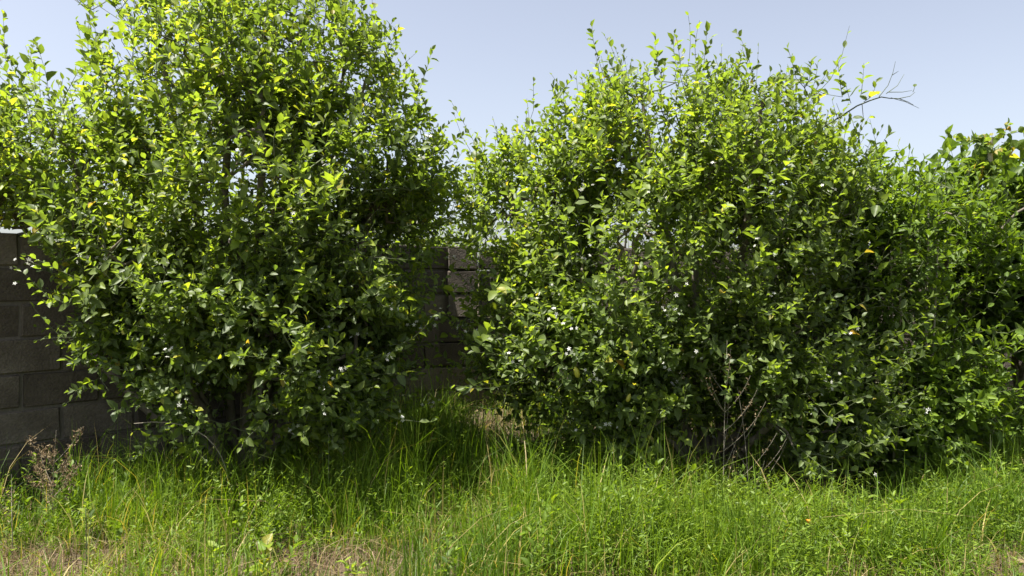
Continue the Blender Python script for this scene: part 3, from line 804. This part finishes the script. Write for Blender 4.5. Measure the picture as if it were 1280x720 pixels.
def height(x, y):
    h = 0.28 + 0.10 * noise2(x, y, 2.6, 8) + 0.05 * noise2(x, y, 7, 9)
    h = h + 0.50 * np.exp(-(((x + .50) / .36) ** 2 + ((y - 4.5) / .55) ** 2))         # tall clump at the gap
    h = h + 0.16 * np.exp(-(((x - .62) / .45) ** 2 + ((y - 4.05) / .35) ** 2))
    h = h + 0.10 * np.exp(-(((x + 1.3) / .7) ** 2 + ((y - 3.8) / .4) ** 2))
    h = h - 0.16 * np.exp(-(((x - 1.35) / .6) ** 2 + ((y - 4.2) / .5) ** 2))
    h = h * (1 - 0.55 * bare(x, y)) * (1 - 0.35 * shade_thin(x, y))
    return np.clip(h, 0.05, 0.75)

def blades(rng, root, h, lean, az, wid, tone, segs=5):
    n = len(h); t = np.linspace(0, 1, segs)[None]
    dirv = np.stack([np.cos(az), np.sin(az), np.zeros(n)], -1); side = np.stack([-np.sin(az), np.cos(az), np.zeros(n)], -1)
    tw = rng.normal(0, .7, n); side = side * np.cos(tw)[:, None] + dirv * np.sin(tw)[:, None]
    bend = lean[:, None] * t ** 2.6; rise = t * (1 - 0.28 * np.clip(lean[:, None], 0, 1.8) * t ** 2.2)
    c = root[:, None] + h[:, None, None] * (bend[..., None] * dirv[:, None] + rise[..., None] * np.array([0, 0, 1.0]))
    ww = wid[:, None] * (1 - t ** 1.6)
    Lf = c - ww[..., None] * side[:, None]; Rt = c + ww[..., None] * side[:, None]
    V = np.concatenate([Lf, Rt[:, :-1]], 1)                 # the tip is one point
    k = segs; T = []
    for i in range(segs - 2): T += [(i, k + i, k + i + 1), (i, k + i + 1, i + 1)]
    T += [(segs - 2, k + segs - 2, segs - 1)]
    nv = 2 * segs - 1
    F_ = (np.array(T)[None] + (np.arange(n) * nv)[:, None, None]).reshape(-1, 3)
    return V.reshape(-1, 3), F_, np.repeat(tone, nv)

def scatter(rng, n, x0, x1, y0, y1):
    return rng.uniform(x0, x1, n), rng.uniform(y0, y1, n)

def grass_patch(name, n, area, dens, hmul, label):
    x, y = scatter(rg, n, *area)
    # clumping: pull blades towards tuft centres
    tx, ty = scatter(rg, n // 22, *area)
    j = rg.integers(0, len(tx), n); cl = rg.random(n) < 0.6
    x = np.where(cl, tx[j] + rg.normal(0, .035, n), x); y = np.where(cl, ty[j] + rg.normal(0, .035, n), y)
    pr = dens * (1 - 0.86 * bare(x, y)) * (1 - 0.55 * shade_thin(x, y)) * np.clip(.72 + .45 * noise2(x, y, 4.3, 61), .15, 1)
    p3 = np.stack([x, y, gz(x, y) + 0.02], -1)
    ok = (rg.random(n) < pr) & ~behind_wall(p3, 0.05)
    x, y = x[ok], y[ok]; n = len(x)
    th = np.where(cl, rg.uniform(.45, 1.6, len(tx))[j], .85)[ok]
    h = height(x, y) * rg.uniform(0.5, 1.2, n) * th * hmul
    lean = np.abs(rg.normal(0.25, .36, n)) + rg.uniform(.4, 1.1, n) * (rg.random(n) < .16) 
    drycl = bare(x, y)
    tone = np.clip(0.45 + 0.20 * noise2(x, y, 3.0, 21) + rg.normal(0, .13, n), 0, 0.76)
    tone = np.where(rg.random(n) < 0.05 + 0.45 * drycl, rg.uniform(.8, 1, n), tone)
    V, F_, tn = blades(rg, np.stack([x, y, gz(x, y) - .01], -1), h, lean, rg.uniform(0, 6.283, n), rg.uniform(.0014, .0036, n) * (1 + .9 * (rg.random(n) < .12)), tone)
    return link(name, mesh_np(name, V, F_, {'tone': tn}, mats=[M_grass]), None, "stuff", label, "grass")
grass_patch("grass", 165000, (-4.2, 4.6, 1.9, 6.3), 1.0, 1.0, "long green grass covering the ground in front of the trees")
# thinner grass out of the main view
x, y = scatter(rg, 26000, -12, 12, -3, 14)
ok = ~((x > -4.1) & (x < 4.5) & (y > 2.0) & (y < 6.4)) & (np.hypot(x, y) > 1.2)
p3 = np.stack([x, y, gz(x, y)], -1)
x, y = x[ok], y[ok]; n = len(x)
V, F_, tn = blades(rg, np.stack([x, y, gz(x, y) - .01], -1), rg.uniform(.10, .32, n), np.abs(rg.normal(.3, .3, n)), rg.uniform(0, 6.28, n), rg.uniform(.003, .006, n), np.clip(rg.normal(.45, .2, n), 0, 1))
link("rough_grass", mesh_np("rough_grass", V, F_, {'tone': tn}, mats=[M_grass]), None, "stuff", "thin rough grass spreading over the surrounding ground", "grass")

# straw: flattened dry blades in the bare patches
n = 60000
x, y = scatter(rg, n, -3.2, 3.6, 2.3, 6.2)
ok = rg.random(n) < (0.10 + 0.90 * bare(x, y)); x, y = x[ok], y[ok]; n = len(x)
ok = ~behind_wall(np.stack([x, y, gz(x, y)], -1), .08); x, y = x[ok], y[ok]; n = len(x)
V, F_, tn = blades(rg, np.stack([x, y, gz(x, y)], -1), rg.uniform(.04, .17, n), rg.uniform(.3, 1.9, n), rg.uniform(0, 6.28, n), rg.uniform(.001, .0028, n), rg.random(n))
link("dry_straw", mesh_np("dry_straw", V, F_, {'tone': tn}, mats=[M_straw]), None, "stuff", "dry straw and dead blades lying on the bare soil patches", "straw")

# low feathery weeds between the blades
def weed_cover(n, name, label):
    x, y = scatter(rg, n, -3.6, 4.2, 2.5, 5.6)
    pr = np.clip(0.12 + 0.75 * noise2(x, y, 2.6, 33) + 0.8 * np.exp(-(((x - .9) / .8) ** 2 + ((y - 3.5) / .6) ** 2)) + .5 * np.exp(-(((x - 2.1) / .6) ** 2 + ((y - 4.0) / .7) ** 2)), 0, 1) * (1 - bare(x, y)) * (1 - .7 * shade_thin(x, y))
    ok = (rg.random(n) < pr) & ~behind_wall(np.stack([x, y, gz(x, y)], -1), .1); x, y = x[ok], y[ok]; n = len(x)
    h = height(x, y) * rg.uniform(.5, 1.05, n)
    root = np.stack([x, y, gz(x, y)], -1)
    k = rg.integers(16, 34, n); idx = np.repeat(np.arange(n), k); m = len(idx)
    cnt = np.concatenate([np.arange(q) for q in k]); t = (cnt + .8) / k[idx]
    lean = rg.normal(0, .22, (n, 2))
    pos = root[idx] + np.stack([lean[idx, 0] * t ** 1.5 * h[idx], lean[idx, 1] * t ** 1.5 * h[idx], t * h[idx]], -1)
    a = cnt * 2.4 + rg.uniform(0, 6.28, n)[idx]
    d = norm(np.stack([np.cos(a), np.sin(a), rg.uniform(.1, 1.0, m)], -1) + rg.normal(0, .2, (m, 3)))
    nn = norm(np.array([0, 0, 1.]) + rg.normal(0, .5, (m, 3))); nn = norm(nn - (nn * d).sum(-1, keepdims=True) * d)
    xx = np.cross(d, nn); L = rg.uniform(.014, .042, m) * (1.25 - .5 * t); w_ = L * rg.uniform(.07, .16, m)
    V = np.stack([pos, pos + d * (L * .5)[:, None] + xx * w_[:, None], pos + d * L[:, None] - nn * (L * .12)[:, None], pos + d * (L * .5)[:, None] - xx * w_[:, None]], 1).reshape(-1, 3)
    F_ = np.arange(m)[:, None] * 4 + np.arange(4)[None]
    tone = np.clip(.34 + .3 * t + rg.normal(0, .14, m), 0, 1)
    tipc = root + np.stack([lean[:, 0] * h, lean[:, 1] * h, h], -1)
    v2, f2 = tube_segments(root, tipc, np.full(n, .0016), np.full(n, .0008), 3)
    V = np.concatenate([V, v2]); F_ = np.concatenate([F_, f2 + 4 * m]); tone = np.concatenate([np.repeat(tone, 4), np.full(len(v2), .35)])
    return link(name, mesh_np(name, V, F_, {'tone': tone}, mats=[M_weed]), None, "stuff", label, "weeds")
weed_cover(13000, "weed_cover", "low feathery green weeds growing thick between the grass")

# leafy weeds with larger leaves, in patches
n = 1700
x, y = scatter(rg, n, -3.4, 4.0, 2.6, 5.8)
pr = np.clip(.15 + .8 * noise2(x, y, 3.4, 71) + .7 * np.exp(-(((x + .5) / .5) ** 2 + ((y - 4.5) / .5) ** 2)) + .5 * np.exp(-(((x - .5) / .5) ** 2 + ((y - 4.2) / .5) ** 2)), .03, 1) * (1 - bare(x, y))
ok = (rg.random(n) < pr) & ~behind_wall(np.stack([x, y, gz(x, y)], -1), .1); x, y = x[ok], y[ok]; n = len(x)
LVw, sgw = shoot_leaves(rg, np.stack([x, y, gz(x, y) - .01], -1), norm(np.stack([rg.normal(0, .22, n), rg.normal(0, .22, n), np.ones(n)], -1)), height(x, y) * rg.uniform(.55, 1.15, n), rg.integers(9, 20, n), .052, rg.uniform(.1, .9, n))
LVw['tone'] = np.clip(LVw['tone'], 0, .8)
link("leafy_weed_cover", leaf_mesh("leafy_weed_cover", 'lance', LVw, M_weed), None, "stuff", "leafy upright weeds growing in patches among the grass", "weeds")
v_, f_ = tube_segments(*sgw, 3)
link("weed_stem_cover", mesh_np("weed_stem_cover", v_, f_, {'tone': np.full(len(v_), .3)}, mats=[M_weed]), None, "stuff", "thin green stems of the leafy weeds in the grass", "weeds")
# dead twigs lying and leaning under the crowns
n = 900
x, y = scatter(rg, n, -3.2, 3.4, 3.7, 6.0)
ok = (rg.random(n) < shade_thin(x, y)) & ~behind_wall(np.stack([x, y, gz(x, y)], -1), .3); x, y = x[ok], y[ok]; n = len(x)
a_ = np.stack([x, y, gz(x, y)], -1); d_ = norm(np.stack([rg.normal(size=n), rg.normal(size=n), np.abs(rg.normal(0, .5, n))], -1)); l_ = rg.uniform(.08, .35, n)
m_ = a_ + d_ * (l_ * .5)[:, None] + rg.normal(0, .015, (n, 3)); b_ = a_ + d_ * l_[:, None]
v_, f_ = tube_segments(np.concatenate([a_, m_]), np.concatenate([m_, b_]), np.full(2 * n, .0022), np.concatenate([np.full(n, .0019), np.full(n, .0010)]), 4)
link("dead_twig_litter", mesh_np("dead_twig_litter", v_, f_, mats=[M_dry]), None, "stuff", "dead twigs lying and leaning on the soil under the crowns", "twigs")

# fallen leaves under the trees
n = 1500
x, y = scatter(rg, n, -3.4, 3.8, 3.2, 6.3)
ok = (rg.random(n) < .15 + shade_thin(x, y) + .9 * np.exp(-(((x + .1) / .4) ** 2 + ((y - 5.6) / .5) ** 2))) & ~behind_wall(np.stack([x, y, gz(x, y)], -1), .12)
x, y = x[ok], y[ok]; n = len(x)
d = norm(np.stack([rg.normal(size=n), rg.normal(size=n), rg.normal(0, .15, n)], -1)); nn = norm(np.array([0, 0, 1.]) + rg.normal(0, .3, (n, 3))); nn = norm(nn - (nn * d).sum(-1, keepdims=True) * d)
LV = dict(pos=np.stack([x, y, gz(x, y) + .015], -1), d=d, n=nn, L=rg.uniform(.04, .075, n), W=rg.uniform(.8, 1.1, n), fold=rg.uniform(.1, .8, n), curl=rg.uniform(-.3, .3, n), tone=rg.random(n))
link("leaf_litter", leaf_mesh("leaf_litter", 'citrus', LV, M_straw), None, "stuff", "dry fallen leaves scattered on the soil under the trees", "leaf litter")

# ---- single weeds one can point to
def weed(px, Y, h, label, n, leaf, tone, kind='lance', lean=(0, 0), name="tall_weed", group=None, mat=None, stemmat=None, heads=0, branch=0, cat="weed"):
    r = np.random.default_rng(int(px * 7 + Y * 100))
    X = (px - 640) / 950 * Y; b = np.array([X, Y, float(gz(X, Y)) - .01])
    t = thing(name, b, label, cat, group)
    tip = np.array([lean[0], lean[1], 1.0]) * h
    main = bez(np.zeros(3), np.array([lean[0] * .15, lean[1] * .15, .55]) * h, tip, 10)
    parts = [path_tube(main, .0030 if not heads else .0022, .0010, 5)]
    axes = [main]
    for k in range(branch):
        f = r.uniform(.12, .75); i = int(f * 9); a = r.uniform(0, 6.28); L = h * r.uniform(.3, .6) * (1 - .4 * f)
        e = main[i] + L * norm(np.array([np.cos(a) * .65, np.sin(a) * .65, .8])); c = main[i] + (e - main[i]) * .5 + np.array([np.cos(a), np.sin(a), -.3]) * L * .12
        q = bez(main[i], c, e, 8); axes.append(q); parts.append(path_tube(q, .0016 if not heads else .0012, .0007, 4))
    link("stem", mesh_np("stem", *join(parts), mats=[stemmat or M_twig]), t)
    if n:
        for k in range(n):
            q = axes[r.integers(len(axes))] if branch else main
            f = (k + .7) / n if not branch else r.uniform(.1, 1)
            p = q[min(int(f * (len(q) - 1)), len(q) - 1)]
            a = k * 2.4; d = norm(np.array([np.cos(a), np.sin(a), r.uniform(.2, 1.1)])); nn = np.array([0, 0, 1.]) + r.normal(0, .25, 3); nn = norm(nn - nn.dot(d) * d); x = np.cross(d, nn)
            s = leaf * r.uniform(.7, 1.15) * (1.15 - .5 * f)
            o = link("leaf", unit_leaf(kind, int(np.clip(round(12 * (tone + r.normal(0, .06))), 0, 12)), k % 3, mat or M_weed), t)
            o.matrix_local = Matrix(((x[0] * s, d[0] * s, nn[0] * s, p[0]), (x[1] * s, d[1] * s, nn[1] * s, p[1]), (x[2] * s, d[2] * s, nn[2] * s, p[2]), (0, 0, 0, 1)))
    if heads:
        C_, D_ = [], []
        for q in axes:
            for k in range(heads):
                f = r.uniform(.45, 1.0); p = q[min(int(f * (len(q) - 1)), len(q) - 1)] + r.normal(0, .008, 3)
                C_.append(p); D_.append(norm(r.normal(0, .7, 3) + np.array([0, 0, .5])))
        C_ = np.array(C_); D_ = np.array(D_); m = len(C_)
        nn = norm(r.normal(size=(m, 3))); nn = norm(nn - (nn * D_).sum(-1, keepdims=True) * D_)
        LV = dict(pos=C_, d=D_, n=nn, L=r.uniform(.008, .020, m), W=r.uniform(.5, .9, m), fold=r.uniform(0, .9, m), curl=r.uniform(-.3, .3, m), tone=r.uniform(.3, 1, m))
        link("seed_head_growth", leaf_mesh("seed_head_growth", 'lance', LV, M_straw), t, kind="stuff")
    return t
weed(1042, 3.35, .42, "slim upright green weed with a curling tip beside the orange flower", 14, .045, .62)
weed(1062, 3.2, .30, "bushy light green weed beside the slim upright weed", 34, .045, .78, branch=5)
weed(410, 3.75, .50, "leafy upright weed with a bright top in front of the tall grass clump", 20, .050, .62)
weed(428, 4.0, .60, "pale flat-topped weed taller than the grass below the wall tree", 14, .050, .45, branch=3, heads=8)
weed(325, 3.0, .20, "broad-leaved bright green weed at the edge of the bare soil", 12, .075, .85, kind='broad', lean=(.2, -.2))
weed(440, 2.95, .17, "small yellowish green rosette weed on bare brown soil", 16, .050, .9, lean=(.1, -.1), branch=3)
weed(265, 2.95, .20, "small lobed yellow-green weed among the dry grass", 10, .055, .85, kind='broad')
weed(105, 3.15, .36, "grey-green weed with whitish leaves in the dry grass by the wall", 22, .040, .98, branch=4)
weed(1130, 3.35, .34, "light green leafy weed in the shaded grass under the low shrub", 26, .050, .72, branch=4)
weed(1240, 3.9, .45, "tall pale green weed in sunlit grass by the dark broad-leaved shrub", 26, .050, .75, branch=4)
weed(585, 4.9, .34, "thin weed growing at the foot of the pier", 12, .050, .7, branch=2)
weed(62, 3.72, .52, "bushy dry weed with pale fluffy heads in front of the wall", 0, .03, .9, name="dry_weed", stemmat=M_dry, heads=60, branch=18, cat="dry weed", lean=(.05, 0))
weed(905, 3.98, .90, "tall dead weed with thin bare twigs under the tree with the bare branch", 0, .03, .9, name="dry_weed", stemmat=M_dry, heads=14, branch=13, cat="dry weed", lean=(.02, 0))
weed(938, 4.0, .66, "leaning dead weed with pale twigs beside the taller dead weed", 0, .03, .9, name="dry_weed", stemmat=M_dry, heads=4, branch=7, cat="dry weed", lean=(-.1, 0))
weed(12, 3.35, .40, "reddish dry weed in sunlit grass near the wall end", 10, .03, .95, name="dry_weed", stemmat=M_dry, heads=12, branch=7, cat="dry weed")
stalk("dry_stalk", "long dry grass stalk arching out of the shade below the wall tree", "stalk", [P(285, 640, 3.9) * np.array([1, 1, 0]) + np.array([0, 0, float(gz(-1.45, 3.9))]), P(262, 552, 3.8), P(166, 530, 3.75)], .0028, .0016, M_dry)
stalk("dry_stalk", "thin dry stalk curving in front of the shaded ground by the broad-leaved shrub", "stalk", [P(1235, 600, 4.6) * np.array([1, 1, 0]) + np.array([0, 0, float(gz(2.9, 4.6))]), P(1250, 500, 4.6), P(1256, 508, 4.55)], .0026, .0016, M_dry)

# the orange flower
def flower():
    Y = 3.25; X = (1012 - 640) / 950 * Y; b = np.array([X, Y, float(gz(X, Y)) - .01]); h = P(1012, 656, Y)[2] - b[2]
    t = thing("wild_flower", b, "small orange and yellow flower on a thin stem in the grass", "flower")
    link("stem", mesh_np("stem", *path_tube(bez(np.zeros(3), np.array([.01, 0, h * .5]), np.array([0, 0, h]), 8), .0018, .0013, 5), mats=[M_twig]), t)
    m, nt, out = new_mat("orange_petal"); pb = nd(nt, "ShaderNodeBsdfPrincipled", Roughness=.5); nz = nd(nt, "ShaderNodeTexNoise", Scale=60.0)
    rp = ramp(nt, [(.3, (.75, .22, .02)), (.7, (.85, .48, .05))]); nt.links.new(nz.outputs[0], rp.inputs[0]); nt.links.new(rp.outputs[0], pb.inputs["Base Color"]); nt.links.new(pb.outputs[0], out.inputs["Surface"])
    one = lambda v: np.array([v], float)
    pm = leaf_mesh("petal", 'citrus', dict(pos=np.zeros((1, 3)), d=np.array([[0, 1., 0]]), n=np.array([[0, 0, 1.]]), L=one(.019), W=one(1.2), fold=one(.4), curl=one(-.25), tone=one(.5)), m)
    for k in range(7):
        o = link("petal", pm, t); o.location = (0, 0, h); o.rotation_euler = (.75, 0, k * .8976)
flower()
